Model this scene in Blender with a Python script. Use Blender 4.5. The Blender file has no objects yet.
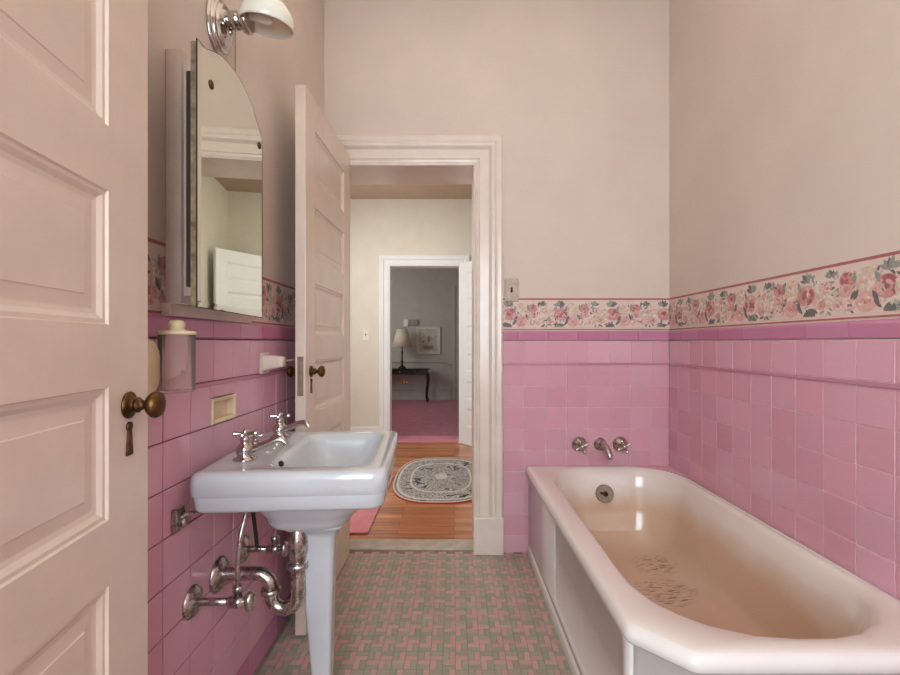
import bpy, bmesh, math, random
from mathutils import Vector, Matrix
random.seed(7)
sc = bpy.context.scene
COL = sc.collection
PI = math.pi

# ------------------------------------------------------------------ materials
def lin(c):
    r = []
    for v in c:
        v /= 255.0
        r.append(v / 12.92 if v <= 0.04045 else ((v + 0.055) / 1.055) ** 2.4)
    return (*r, 1)

class NT:
    """small helper around a material's node tree"""
    def __init__(self, name):
        m = bpy.data.materials.new(name); m.use_nodes = True
        self.m = m; self.t = m.node_tree; self.b = self.t.nodes['Principled BSDF']
    def n(self, kind, **kw):
        x = self.t.nodes.new('ShaderNode' + kind)
        for k, v in kw.items():
            if k in x.inputs: x.inputs[k].default_value = v
            else: setattr(x, k, v)
        return x
    def l(self, a, b): self.t.links.new(a, b)
    def ramp(self, fac, stops, interp='LINEAR'):
        r = self.n('ValToRGB'); e = r.color_ramp.elements
        r.color_ramp.interpolation = interp
        while len(e) > 1: e.remove(e[-1])
        e[0].position = stops[0][0]; e[0].color = stops[0][1]
        for p, c in stops[1:]:
            k = e.new(p); k.color = c
        self.l(fac, r.inputs[0]); return r.outputs[0]
    def mix(self, fac, a, b, mode='MIX'):
        x = self.n('Mix', data_type='RGBA', blend_type=mode)
        for s, v in ((x.inputs[0], fac), (x.inputs[6], a), (x.inputs[7], b)):
            if hasattr(v, 'is_linked') or hasattr(v, 'links'): self.l(v, s)
            else: s.default_value = v
        return x.outputs[2]
    def math(self, op, a, b=0.0, c=0.0):
        x = self.n('Math', operation=op)
        for s, v in zip(x.inputs, (a, b, c)):
            if hasattr(v, 'links'): self.l(v, s)
            else: s.default_value = v
        return x.outputs[0]
    def obj(self): return self.n('TexCoord').outputs['Object']
    def noise(self, scale, detail=4, vec=None, rough=0.55):
        x = self.n('TexNoise', Scale=scale, Detail=detail, Roughness=rough)
        self.l(vec if vec is not None else self.obj(), x.inputs['Vector'])
        return x.outputs['Fac']
    def scaled(self, s, vec=None):
        x = self.n('Mapping'); x.inputs['Scale'].default_value = s
        self.l(vec if vec is not None else self.obj(), x.inputs['Vector']); return x.outputs[0]
    def bump(self, h, strength=0.2, dist=0.002):
        x = self.n('Bump', Strength=strength, Distance=dist)
        self.l(h, x.inputs['Height']); self.l(x.outputs[0], self.b.inputs['Normal'])
    def base(self, v):
        if hasattr(v, 'links'): self.l(v, self.b.inputs['Base Color'])
        else: self.b.inputs['Base Color'].default_value = v
    def set(self, **kw):
        for k, v in kw.items(): self.b.inputs[k.replace('_', ' ')].default_value = v
        return self

MAT = {}
def paint(name, c, rough=0.5, var=0.05, bump=0.1, nscale=6, coat=0.0):
    t = NT(name)
    c0 = lin(c); d = 1 - var
    c1 = lin([max(0, v * d) for v in c])
    t.base(t.ramp(t.noise(nscale), [(0.3, c1), (0.7, c0)]))
    t.set(Roughness=rough, Coat_Weight=coat, Coat_Roughness=0.15)
    if bump: t.bump(t.noise(60, 3), bump, 0.002)
    MAT[name] = t.m
def metal(name, c, rough=0.15, spots=0.0, c2=None):
    t = NT(name)
    if spots:
        t.base(t.ramp(t.noise(45, 6), [(0.35, lin(c2)), (0.35 + spots, lin(c))]))
        t.l(t.math('MULTIPLY_ADD', t.noise(80, 4), 0.35, rough), t.b.inputs['Roughness'])
    else:
        t.base(lin(c)); t.set(Roughness=rough)
    t.set(Metallic=1.0)
    MAT[name] = t.m
def tile(name, c, rough=0.12, var=0.07):
    t = NT(name)
    rnd = t.n('NewGeometry').outputs['Random Per Island']
    hsv = t.n('HueSaturation', Color=lin(c))
    t.l(t.math('MULTIPLY_ADD', rnd, var * 1.6, 1 - var * 0.8), hsv.inputs['Value'])
    w = t.n('TexWhiteNoise', noise_dimensions='1D'); t.l(rnd, w.inputs['W'])
    t.l(t.math('MULTIPLY_ADD', w.outputs['Value'], 0.012, 0.494), hsv.inputs['Hue'])
    t.l(t.math('MULTIPLY_ADD', w.outputs['Value'], 0.14, 0.93), hsv.inputs['Saturation'])
    t.base(hsv.outputs[0]); t.set(Roughness=rough)
    t.l(t.math('MULTIPLY_ADD', t.noise(25, 3), 0.18, rough - 0.06), t.b.inputs['Roughness'])
    t.bump(t.noise(14, 2), 0.12, 0.004)
    MAT[name] = t.m

paint('plaster', (216, 200, 187), 0.62, 0.035, 0.12, 3)
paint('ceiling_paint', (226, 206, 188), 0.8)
paint('door_paint', (222, 204, 187), 0.3, 0.04, 0.08, 9, 0.3)
paint('trim_paint', (228, 214, 202), 0.32, 0.05, 0.08, 9, 0.25)
paint('hall_door_paint', (240, 241, 242), 0.4, 0.02, 0.05)
paint('cabinet_paint', (212, 192, 180), 0.45, 0.05, 0.08, 12)
paint('cabinet_shade', (40, 34, 28), 0.8)
paint('hall_plaster', (226, 221, 207), 0.7, 0.03, 0.1)
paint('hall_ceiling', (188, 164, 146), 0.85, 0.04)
paint('room_plaster', (190, 185, 174), 0.75, 0.05)
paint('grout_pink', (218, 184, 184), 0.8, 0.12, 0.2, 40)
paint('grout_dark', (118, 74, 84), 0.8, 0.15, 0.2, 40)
paint('grout_floor', (150, 134, 120), 0.8, 0.2, 0.2, 30)
paint('saddle', (196, 182, 166), 0.35, 0.15, 0.05, 18)
paint('niche_ceramic', (226, 204, 172), 0.25, 0.06, 0.02, 20, 0.4)
paint('cream_plastic', (226, 206, 168), 0.35, 0.08, 0.03, 20)
paint('white_plastic', (242, 238, 228), 0.35)
paint('dark_hole', (22, 16, 12), 0.7)
paint('mirror_back', (142, 122, 88), 0.6, 0.35, 0.2, 60)
paint('rubber_dark', (46, 38, 34), 0.5)
paint('black_lacquer', (26, 20, 18), 0.2)
paint('lamp_fabric', (226, 214, 188), 0.8, 0.06)
paint('frame_white', (226, 220, 206), 0.4, 0.12, 0.1, 30)
paint('print_paper', (214, 206, 190), 0.7, 0.2, 0.0, 14)
paint('print_figure', (176, 150, 120), 0.7, 0.2, 0.0, 20)
paint('border_cream', (224, 202, 190), 0.6, 0.05, 0.0, 20)
paint('border_stripe', (178, 106, 104), 0.6, 0.1, 0.0, 20)
for nm, c in (('rose_light', (220, 174, 166)), ('rose_mid', (206, 146, 142)), ('rose_deep', (172, 100, 104)),
              ('petal_beige', (216, 192, 172)), ('petal_pale', (230, 212, 198)), ('leaf_sage', (152, 154, 144)),
              ('leaf_deep', (112, 110, 106)), ('leaf_pale', (192, 182, 170))):
    paint(nm, c, 0.6, 0.1, 0.0, 80)
tile('pink_tile', (210, 158, 172))
tile('pink_tile_shade', (210, 160, 176), 0.10)
tile('magenta_tile', (190, 124, 154), 0.16, 0.05)
tile('strip_tile', (184, 122, 144), 0.2, 0.05)
tile('mosaic_pink', (188, 150, 140), 0.3, 0.08)
tile('mosaic_green', (152, 149, 131), 0.3, 0.10)
metal('chrome', (190, 185, 181), 0.1)
metal('old_chrome', (198, 192, 186), 0.12, 0.2, (142, 132, 122))
metal('nickel', (168, 152, 138), 0.35, 0.4, (146, 130, 116))
metal('brass_dark', (112, 82, 52), 0.28, 0.25, (66, 46, 30))
metal('brass', (182, 146, 86), 0.3)
metal('dark_chrome', (92, 84, 78), 0.25)
metal('bronze', (96, 72, 46), 0.35)
metal('mirror_glass', (226, 228, 214), 0.015)

t = NT('porcelain'); t.base(t.ramp(t.noise(5), [(0.3, lin((188, 190, 193))), (0.7, lin((196, 199, 202)))]))
t.set(Roughness=0.1, Coat_Weight=0.5, Coat_Roughness=0.05); MAT['porcelain'] = t.m

# tub enamel: tan towards the bottom, paler upwards, two patches of rust scratches
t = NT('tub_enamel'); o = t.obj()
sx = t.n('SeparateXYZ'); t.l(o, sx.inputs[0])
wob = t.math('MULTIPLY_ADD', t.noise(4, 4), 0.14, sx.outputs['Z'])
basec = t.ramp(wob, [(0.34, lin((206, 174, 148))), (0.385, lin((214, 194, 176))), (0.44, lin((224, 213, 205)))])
def patch(cx, cy, rx, ry):
    a = t.math('DIVIDE', t.math('SUBTRACT', sx.outputs['X'], cx), rx)
    b = t.math('DIVIDE', t.math('SUBTRACT', sx.outputs['Y'], cy), ry)
    d = t.math('SQRT', t.math('ADD', t.math('MULTIPLY', a, a), t.math('MULTIPLY', b, b)))
    return t.math('SUBTRACT', 1.0, d)
rot = t.n('Mapping'); rot.inputs['Rotation'].default_value = (0, 0, 0.5); rot.inputs['Scale'].default_value = (22, 150, 30)
t.l(o, rot.inputs[0])
scr = t.noise(1.0, 6, rot.outputs[0], 0.7)
m1 = t.math('MAXIMUM', patch(0.14, 0.38, 0.10, 0.10), patch(0.09, 0.17, 0.13, 0.12))
stain = t.math('MULTIPLY', t.math('MAXIMUM', m1, 0.0), t.math('GREATER_THAN', scr, 0.55))
stain = t.math('MINIMUM', t.math('MULTIPLY', stain, 2.6), 0.9)
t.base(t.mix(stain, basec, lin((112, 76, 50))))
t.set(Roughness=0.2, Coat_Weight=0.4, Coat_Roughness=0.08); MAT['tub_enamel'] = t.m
t = NT('tub_outside'); t.base(t.ramp(t.noise(6), [(0.3, lin((222, 216, 212))), (0.7, lin((228, 224, 220)))]))
t.set(Roughness=0.2, Coat_Weight=0.3, Coat_Roughness=0.12); MAT['tub_outside'] = t.m

t = NT('shade_glass'); t.base(lin((236, 228, 214))); t.set(Roughness=0.12, Subsurface_Weight=0.2, Coat_Weight=0.6)
MAT['shade_glass'] = t.m
t = NT('bulb_glass'); t.base(lin((238, 230, 220))); t.set(Roughness=0.15, Coat_Weight=0.5); MAT['bulb_glass'] = t.m
t = NT('jar_glass'); t.base(lin((244, 234, 228))); t.set(Roughness=0.15, Transmission_Weight=0.9, IOR=1.12)
x = t.n('TexWave', wave_type='BANDS', bands_direction='X', Scale=38.0, Distortion=1.0); t.l(t.obj(), x.inputs['Vector'])
t.bump(x.outputs['Fac'], 0.25, 0.003); MAT['jar_glass'] = t.m
t = NT('window_glass'); t.base((1, 1, 1, 1)); t.set(Roughness=0.0, Transmission_Weight=1.0, IOR=1.02); MAT['window_glass'] = t.m

# oak strip floor, boards run along X
t = NT('wood'); o = t.obj()
br = t.n('TexBrick', offset=0.37, squash=1.0); t.l(o, br.inputs['Vector'])
br.inputs['Color1'].default_value = (0, 0, 0, 1); br.inputs['Color2'].default_value = (1, 1, 1, 1)
br.inputs['Mortar'].default_value = (0.5, 0.5, 0.5, 1)
for k, v in (('Scale', 1.0), ('Mortar Size', 0.0012), ('Brick Width', 0.9), ('Row Height', 0.062), ('Bias', 0.0)): br.inputs[k].default_value = v
g = t.noise(1.0, 6, t.scaled((3, 60, 10)), 0.6)
c = t.ramp(g, [(0.32, lin((112, 60, 34))), (0.5, lin((184, 112, 66))), (0.72, lin((216, 150, 100)))])
c = t.mix(0.45, c, t.ramp(br.outputs['Color'], [(0, lin((120, 58, 34))), (0.5, lin((182, 110, 66))), (1, lin((222, 164, 114)))]))
c = t.mix(br.outputs['Fac'], c, lin((74, 40, 22)))
t.base(c); t.set(Roughness=0.3, Coat_Weight=0.3, Coat_Roughness=0.2); MAT['wood'] = t.m

def carpet(name, c1, c2):
    t = NT(name); n1 = t.noise(9, 5)
    c = t.ramp(n1, [(0.3, lin(c1)), (0.7, lin(c2))])
    t.base(c); t.set(Roughness=0.95, Sheen_Weight=0.3); t.bump(t.noise(350, 2), 0.6, 0.004); MAT[name] = t.m
carpet('carpet_rose', (142, 34, 62), (174, 60, 88))
carpet('carpet_sill', (198, 100, 120), (210, 116, 132))
carpet('rug_pink', (196, 104, 116), (216, 134, 140))

# oval rug : medallion, field, border rings
t = NT('rug_oriental'); o = t.obj()
mp = t.scaled((1 / 0.39, 1 / 0.63, 1), o)
sp_ = t.n('SeparateXYZ'); t.l(mp, sp_.inputs[0])
r = t.math('POWER', t.math('ADD', t.math('POWER', t.math('ABSOLUTE', sp_.outputs['X']), 2.78), t.math('POWER', t.math('ABSOLUTE', sp_.outputs['Y']), 2.78)), 1 / 2.78)
v = t.n('TexVoronoi', Scale=17.0, feature='F1'); t.l(o, v.inputs['Vector'])
v2 = t.n('TexVoronoi', Scale=30.0, feature='DISTANCE_TO_EDGE'); t.l(o, v2.inputs['Vector'])
pat = t.ramp(v.outputs['Distance'], [(0.0, lin((176, 120, 110))), (0.16, lin((214, 204, 192))), (0.28, lin((50, 50, 66))), (0.42, lin((206, 196, 186))), (0.52, lin((58, 54, 70))), (0.66, lin((210, 204, 196))), (0.75, lin((44, 44, 60)))])
pat = t.mix(t.math('LESS_THAN', v2.outputs['Distance'], 0.03), pat, lin((188, 184, 178)))
ring = t.ramp(r, [(0.0, lin((200, 196, 190))), (0.12, lin((120, 126, 150))), (0.2, lin((64, 62, 82))), (0.60, lin((206, 200, 192))), (0.64, lin((70, 66, 80))), (0.84, lin((206, 200, 192))), (0.9, lin((84, 60, 66))), (0.94, lin((206, 190, 180))), (0.965, lin((176, 62, 70)))], 'CONSTANT')
f = t.ramp(r, [(0.0, (0.3,) * 3 + (1,)), (0.12, (0.85,) * 3 + (1,)), (0.60, (0.25,) * 3 + (1,)), (0.64, (0.85,) * 3 + (1,)), (0.86, (0.2,) * 3 + (1,)), (0.9, (0.5,) * 3 + (1,)), (0.94, (0.0,) * 3 + (1,))], 'CONSTANT')
t.base(t.mix(f, ring, pat)); t.set(Roughness=0.95); t.bump(t.noise(300, 2), 0.4, 0.003); MAT['rug_oriental'] = t.m

# ------------------------------------------------------------------ mesh helpers (world coordinates)
def new(): return bmesh.new()
def box(bm, x0, x1, y0, y1, z0, z1, bev=0.0, M=None, mi=0, seg=2):
    b = bmesh.new()
    bmesh.ops.create_cube(b, size=1.0)
    for v in b.verts:
        v.co = Vector(((x0 + x1) / 2 + v.co.x * (x1 - x0), (y0 + y1) / 2 + v.co.y * (y1 - y0), (z0 + z1) / 2 + v.co.z * (z1 - z0)))
    if bev: bmesh.ops.bevel(b, geom=b.edges[:], offset=bev, segments=seg, profile=0.6, affect='EDGES')
    join(bm, b, M, mi)
def join(bm, b, M=None, mi=0):
    vm = {}
    for v in b.verts: vm[v] = bm.verts.new((M @ v.co) if M is not None else v.co)
    for f in b.faces:
        try:
            n = bm.faces.new([vm[v] for v in f.verts]); n.material_index = mi; n.smooth = f.smooth
        except ValueError: pass
    b.free()
def frame(axis, origin):
    z = Vector(axis).normalized()
    a = Vector((0, 0, 1)) if abs(z.z) < 0.9 else Vector((1, 0, 0))
    x = a.cross(z).normalized(); y = z.cross(x)
    M = Matrix((x, y, z)).transposed().to_4x4(); M.translation = Vector(origin); return M
def lathe(bm, prof, origin, axis=(0, 0, 1), n=28, M=None, mi=0, sx=1.0, sy=1.0):
    """prof: (radius, height) along axis; ends capped when radius>0"""
    F = frame(axis, origin)
    if M is not None: F = M @ F
    rings = []
    for r, h in prof:
        if r < 1e-6: rings.append([bm.verts.new(F @ Vector((0, 0, h)))])
        else: rings.append([bm.verts.new(F @ Vector((r * sx * math.cos(2 * PI * i / n), r * sy * math.sin(2 * PI * i / n), h))) for i in range(n)])
    for a, b in zip(rings, rings[1:]):
        for i in range(n):
            j = (i + 1) % n
            if len(a) == 1 and len(b) == 1: continue
            if len(a) == 1: fs = [a[0], b[j], b[i]][::-1]
            elif len(b) == 1: fs = [a[i], a[j], b[0]]
            else: fs = [a[i], a[j], b[j], b[i]]
            f = bm.faces.new(fs); f.material_index = mi; f.smooth = True
    for R, rev in ((rings[0], True), (rings[-1], False)):
        if len(R) > 1:
            f = bm.faces.new(R[::-1] if rev else R); f.material_index = mi
def spline(pts, sub=6):
    P = [Vector(p) for p in pts]; out = []
    for i in range(len(P) - 1):
        p0 = P[max(i - 1, 0)]; p1 = P[i]; p2 = P[i + 1]; p3 = P[min(i + 2, len(P) - 1)]
        for k in range(sub):
            u = k / sub
            out.append(0.5 * ((2 * p1) + (p2 - p0) * u + (2 * p0 - 5 * p1 + 4 * p2 - p3) * u * u + (3 * p1 - p0 - 3 * p2 + p3) * u ** 3))
    out.append(P[-1]); return out
def tube(bm, pts, r, n=14, M=None, mi=0, smooth=True, sub=6):
    P = spline(pts, sub) if smooth else [Vector(p) for p in pts]
    m = len(P)
    rad = (lambda u: r) if not callable(r) else r
    T = [(P[min(i + 1, m - 1)] - P[max(i - 1, 0)]).normalized() for i in range(m)]
    a = Vector((0, 1, 0)) if abs(T[0].y) < 0.9 else Vector((1, 0, 0))
    x = (a - T[0] * a.dot(T[0])).normalized(); rings = []
    for i in range(m):
        x = (x - T[i] * x.dot(T[i])).normalized(); y = T[i].cross(x); R = rad(i / (m - 1))
        rr = []
        for k in range(n):
            p = P[i] + (x * math.cos(2 * PI * k / n) + y * math.sin(2 * PI * k / n)) * R
            rr.append(bm.verts.new(M @ p if M is not None else p))
        rings.append(rr)
    for A, B in zip(rings, rings[1:]):
        for k in range(n):
            f = bm.faces.new([A[k], A[(k + 1) % n], B[(k + 1) % n], B[k]]); f.smooth = True; f.material_index = mi
    bm.faces.new(rings[0][::-1]).material_index = mi; bm.faces.new(rings[-1]).material_index = mi
def rrect(x0, x1, y0, y1, r, z, k=8, e=6):
    """rounded rectangle loop ccw, k segments per corner and e points per side; r scalar or 4 radii"""
    if not hasattr(r, '__len__'): r = (r,) * 4
    P = []
    C = [(x1, y0, -1, 1, -PI / 2), (x1, y1, -1, -1, 0), (x0, y1, 1, -1, PI / 2), (x0, y0, 1, 1, PI)]
    for (cx, cy, sx, sy, a0), q in zip(C, r):
        ox = cx + sx * q; oy = cy + sy * q
        P.append([(ox + q * math.cos(a0 + PI / 2 * i / k), oy + q * math.sin(a0 + PI / 2 * i / k)) for i in range(k + 1)])
    out = []
    for i in range(4):
        out += P[i]
        a = P[i][-1]; b = P[(i + 1) % 4][0]
        out += [(a[0] + (b[0] - a[0]) * j / e, a[1] + (b[1] - a[1]) * j / e) for j in range(1, e)]
    return [Vector((x, y, z)) for x, y in out]
def loft(bm, loops, M=None, cap0=False, cap1=False, mi=None, smooth=True):
    R = [[bm.verts.new(M @ p if M is not None else p) for p in L] for L in loops]
    n = len(R[0])
    for q, (A, B) in enumerate(zip(R, R[1:])):
        for k in range(n):
            f = bm.faces.new([A[k], A[(k + 1) % n], B[(k + 1) % n], B[k]]); f.smooth = smooth
            if mi: f.material_index = mi[q]
    if cap0: f = bm.faces.new(R[0][::-1]); f.smooth = smooth; f.material_index = mi[0] if mi else 0
    if cap1: f = bm.faces.new(R[-1]); f.smooth = smooth; f.material_index = mi[-1] if mi else 0
def prism(bm, pts, d, M=None, mi=0):
    """polygon pts (Vectors) extruded by vector d"""
    d = Vector(d); A = [Vector(p) for p in pts]; B = [p + d for p in A]
    va = [bm.verts.new(M @ p if M is not None else p) for p in A]; vb = [bm.verts.new(M @ p if M is not None else p) for p in B]
    n = len(va)
    bm.faces.new(va[::-1]).material_index = mi; bm.faces.new(vb).material_index = mi
    for i in range(n): bm.faces.new([va[i], va[(i + 1) % n], vb[(i + 1) % n], vb[i]]).material_index = mi
def tagp(o, label=None, cat=None, group=None, kind=None):
    if label: o['label'] = label
    if cat: o['category'] = cat
    if group: o['group'] = group
    if kind: o['kind'] = kind
    return o
def wloc(p):
    v = Vector((0, 0, 0))
    while p: v += p.location; p = p.parent
    return v
def obj(name, bm, mats, parent=None, origin=None, autosmooth=None, fix=True):
    if isinstance(mats, str): mats = [mats]
    if fix: bmesh.ops.recalc_face_normals(bm, faces=bm.faces[:])
    off = Vector(origin) if origin is not None else (Vector((0, 0, 0)))
    if autosmooth is not None:
        for f in bm.faces: f.smooth = True
        for e in bm.edges:
            if len(e.link_faces) == 2 and e.calc_face_angle(0) > math.radians(autosmooth): e.smooth = False
    pl = wloc(parent) if parent else Vector((0, 0, 0))
    base = pl if (parent and origin is None) else off
    for v in bm.verts: v.co -= base
    me = bpy.data.meshes.new(name); bm.to_mesh(me); bm.free()
    for m in mats: me.materials.append(MAT[m])
    o = bpy.data.objects.new(name, me); COL.objects.link(o)
    if parent: o.parent = parent
    o.location = base - pl
    return o
def thing(name, label, cat, loc, group=None, kind=None):
    o = bpy.data.objects.new(name, None); COL.objects.link(o); o.location = loc; o.empty_display_size = 0.05
    return tagp(o, label, cat, group, kind)
def struct(name, bm, mats, label, cat, origin=None, autosmooth=None):
    return tagp(obj(name, bm, mats, None, origin, autosmooth), label, cat, None, 'structure')

# ------------------------------------------------------------------ dimensions
XL, XR, YB = -0.652, 1.108, 2.320          # tile faces
PL, PR, PB = -0.672, 1.116, 2.332          # plaster faces
YF, ZC = -1.05, 3.0                        # wall behind the camera, ceiling
DX0, DX1, DZ = -0.600, 0.103, 1.998        # bathroom doorway
HY0, HY1, HZ = 2.60, 5.00, 2.68            # hall
HXL, HXR, HF = -1.75, 0.635, -0.03
RY0, RY1 = 5.15, 8.76                      # room beyond
OX0, OX1, OZ = -0.712, 0.055, 1.935        # far doorway

# ------------------------------------------------------------------ room shell
b = new(); box(b, PL - 0.1, PL, YF, PB + 0.2, -0.1, ZC)
box(b, PL, -0.46, -0.13, -0.02, 0, ZC)
struct('wall_left', b, 'plaster', 'peach plaster wall on the left above pink tile', 'wall')
b = new(); box(b, PR, PR + 0.1, YF, PB, -0.1, ZC)
struct('wall_right', b, 'plaster', 'peach plaster wall above the bathtub and floral border', 'wall')
b = new()
for r in ((PL, DX0 - 0.02, -0.1, ZC), (DX1 + 0.02, PR, -0.1, ZC), (DX0 - 0.02, DX1 + 0.02, DZ + 0.02, ZC)):
    box(b, r[0], r[1], PB, HY0, r[2], r[3])
struct('wall_back', b, 'plaster', 'peach plaster wall around the open bathroom doorway', 'wall')
b = new()
WX0, WX1, WZ0, WZ1 = -0.58, 0.52, 0.75, 2.25
for r in ((PL, WX0, 0, ZC), (WX1, PR, 0, ZC), (WX0, WX1, 0, WZ0), (WX0, WX1, WZ1, ZC)):
    box(b, r[0], r[1], YF - 0.12, YF, r[2], r[3])
struct('wall_front', b, 'plaster', 'plaster wall with a window behind the camera', 'wall')
b = new(); box(b, PL - 0.1, PR + 0.1, YF - 0.12, HY0, ZC, ZC + 0.1)
struct('ceiling', b, 'ceiling_paint', 'pale bathroom ceiling', 'ceiling')
b = new()
for x0, x1 in ((WX0, WX0 + 0.05), (WX1 - 0.05, WX1), ((WX0 + WX1) / 2 - 0.012, (WX0 + WX1) / 2 + 0.012)):
    box(b, x0, x1, YF - 0.1, YF - 0.04, WZ0, WZ1)
for z0, z1 in ((WZ0, WZ0 + 0.06), (WZ1 - 0.05, WZ1), ((WZ0 + WZ1) / 2 - 0.02, (WZ0 + WZ1) / 2 + 0.02)):
    box(b, WX0, WX1, YF - 0.1, YF - 0.04, z0, z1)
w = struct('window_1', b, 'trim_paint', 'white sash window in the wall behind the camera', 'window')
b = new(); box(b, WX0 + 0.02, WX1 - 0.02, YF - 0.075, YF - 0.070, WZ0 + 0.02, WZ1 - 0.02)
obj('pane', b, 'window_glass', w)

# mosaic floor : interlocking pinwheels of 1x2 tiles, green and pink
b = new(); box(b, PL, PR, YF, 2.36, -0.1, -0.0015)
U = 0.0215
def domino(cx, cy, w, h, mi):
    x0 = cx * U; y0 = cy * U; x1 = x0 + w * U; y1 = y0 + h * U
    x0 += 0.0008; y0 += 0.0008; x1 -= 0.0008; y1 -= 0.0008
    ox, oy = -0.64, 0.2
    if x1 + ox > 0.42 or x0 + ox < XL or y1 + oy > 2.345 or y0 + oy < YF: return
    zz = random.uniform(-0.0002, 0.0002)
    lo = [Vector((x + ox, y + oy, -0.0016)) for x, y in ((x0, y0), (x1, y0), (x1, y1), (x0, y1))]
    i = 0.0006
    hi = [Vector((x + ox, y + oy, zz)) for x, y in ((x0 + i, y0 + i), (x1 - i, y0 + i), (x1 - i, y1 - i), (x0 + i, y1 - i))]
    loft(b, [lo, hi], cap1=True, mi=[mi, mi], smooth=False)
for i in range(-4, 16):
    for j in range(-18, 30):
        for (dx, dy, mi) in ((0, 0, 1), (2, 2, 2)):
            cx, cy = 4 * i + dx, 4 * j + dy
            domino(cx, cy, 2, 1, mi); domino(cx - 1, cy, 1, 2, mi); domino(cx - 2, cy - 1, 2, 1, mi); domino(cx, cy - 2, 1, 2, mi)
struct('floor', b, ['grout_floor', 'mosaic_green', 'mosaic_pink'], 'pink and green mosaic tile bathroom floor', 'floor')
b = new(); box(b, DX0 - 0.02, DX1 + 0.02, 2.347, 2.462, -0.1, 0.008, 0.006)
struct('trim_1', b, 'saddle', 'stone saddle across the bathroom doorway', 'threshold')

# ---- tiled wainscot
ZROW = [0.0, 0.087, 0.197, 0.307, 0.417, 0.527, 0.637, 0.747, 0.857, 0.967]
def mapper(wall):
    if wall == 'left': return lambda u, v, d: Vector((XL - 0.004 + d, u, v))
    if wall == 'right': return lambda u, v, d: Vector((XR + 0.004 - d, u, v))
    return lambda u, v, d: Vector((u, YB + 0.004 - d, v))
def one_tile(b, f, u0, u1, v0, v1, mi, g=0.0013, h=0.004, inset=0.0016):
    a = [f(u, v, 0) for u, v in ((u0 + g, v0 + g), (u1 - g, v0 + g), (u1 - g, v1 - g), (u0 + g, v1 - g))]
    tx = random.uniform(-0.0006, 0.0006); ty = random.uniform(-0.0006, 0.0006); g2 = g + inset
    m = [f(u, v, h * 0.75) for u, v in ((u0 + g + inset * .25, v0 + g + inset * .25), (u1 - g - inset * .25, v0 + g + inset * .25), (u1 - g - inset * .25, v1 - g - inset * .25), (u0 + g + inset * .25, v1 - g - inset * .25))]
    c = [f(u, v, h + tx * su + ty * sv) for u, v, su, sv in ((u0 + g2, v0 + g2, -1, -1), (u1 - g2, v0 + g2, 1, -1), (u1 - g2, v1 - g2, 1, 1), (u0 + g2, v1 - g2, -1, 1))]
    loft(b, [a, m, c], cap1=True, mi=[mi, mi], smooth=False)
def cap_piece(b, f, u0, u1, v0, v1, mi, out=0.011, g=0.0008):
    prof = [(v0 + g, 0.0), (v0 + g, out * 0.55), (v0 + 0.004, out * 0.75), (v1 - 0.012, out), (v1 - 0.006, out * 0.95), (v1 - 0.0015, out * 0.7), (v1, out * 0.2), (v1, -0.018)]
    A = [b.verts.new(f(u0 + g, v, d)) for v, d in prof]; B = [b.verts.new(f(u1 - g, v, d)) for v, d in prof]
    for i in range(len(prof) - 1):
        q = b.faces.new([A[i], B[i], B[i + 1], A[i + 1]]); q.smooth = False; q.material_index = mi
    b.faces.new(A).material_index = mi; b.faces.new(B[::-1]).material_index = mi
def cuts(a, bnd, start, pitch):
    k = math.ceil((a - start) / pitch - 1e-6); L = [a]
    while start + k * pitch < bnd - 0.006:
        if start + k * pitch > a + 0.006: L.append(start + k * pitch)
        k += 1
    return L + [bnd]
NICHE = (1.205, 1.340, 0.858, 0.930)
def wainscot(name, wall, a, e, start, capstart, pitch, mats, label, hole=None):
    f = mapper(wall); b = new()
    # bed of grout behind the tiles
    def slab(u0, u1, v0, v1):
        p, q = f(u0, v0, 0.0003 if wall == 'left' else 0.0026), f(u1, v1, -0.0155 if wall == 'left' else (-0.0035 if wall == 'right' else -0.0075))
        box(b, min(p.x, q.x), max(p.x, q.x), min(p.y, q.y), max(p.y, q.y), min(p.z, q.z), max(p.z, q.z), mi=0)
    if hole:
        slab(a, hole[0], 0, 1.09); slab(hole[1], e, 0, 1.09); slab(hole[0], hole[1], 0, hole[2]); slab(hole[0], hole[1], hole[3], 1.09)
    else: slab(a, e, 0, 1.09)
    us = cuts(a, e, start, pitch)
    rows = list(zip(ZROW, ZROW[1:])) + [(0.977, 1.09)]
    for r, (v0, v1) in enumerate(rows):
        for u0, u1 in zip(us, us[1:]):
            mi = 2 if (r == 0 and wall == 'left') else 1
            if hole and u0 < hole[1] - 0.002 and u1 > hole[0] + 0.002 and v0 < hole[3] - 0.002 and v1 > hole[2] + 0.002:
                for (p0, p1, q0, q1) in ((u0, min(u1, hole[0]), v0, v1), (max(u0, hole[1]), u1, v0, v1), (max(u0, hole[0]), min(u1, hole[1]), v0, hole[2]), (max(u0, hole[0]), min(u1, hole[1]), hole[3], v1)):
                    if p1 - p0 > 0.01 and q1 - q0 > 0.01: one_tile(b, f, p0, p1, q0, q1, mi)
                continue
            one_tile(b, f, u0, u1, v0, v1, mi)
    cs = cuts(a, e, capstart, 0.155)
    for u0, u1 in zip(cs, cs[1:]):
        cap_piece(b, f, u0, u1, 1.092, 1.142, 2, 0.0075)
        cap_piece(b, f, u0, u1, 0.9675, 0.9768, 3, 0.0075, 0.0006)
    return struct(name, b, mats, label, 'wall tile')
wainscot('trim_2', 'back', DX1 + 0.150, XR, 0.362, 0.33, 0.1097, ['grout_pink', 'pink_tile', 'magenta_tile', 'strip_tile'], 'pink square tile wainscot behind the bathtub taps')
wainscot('trim_3', 'right', YF, YB, 1.130, 0.95, 0.110, ['grout_pink', 'pink_tile', 'magenta_tile', 'strip_tile'], 'pink square tile wainscot along the right side of the bathtub')
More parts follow.
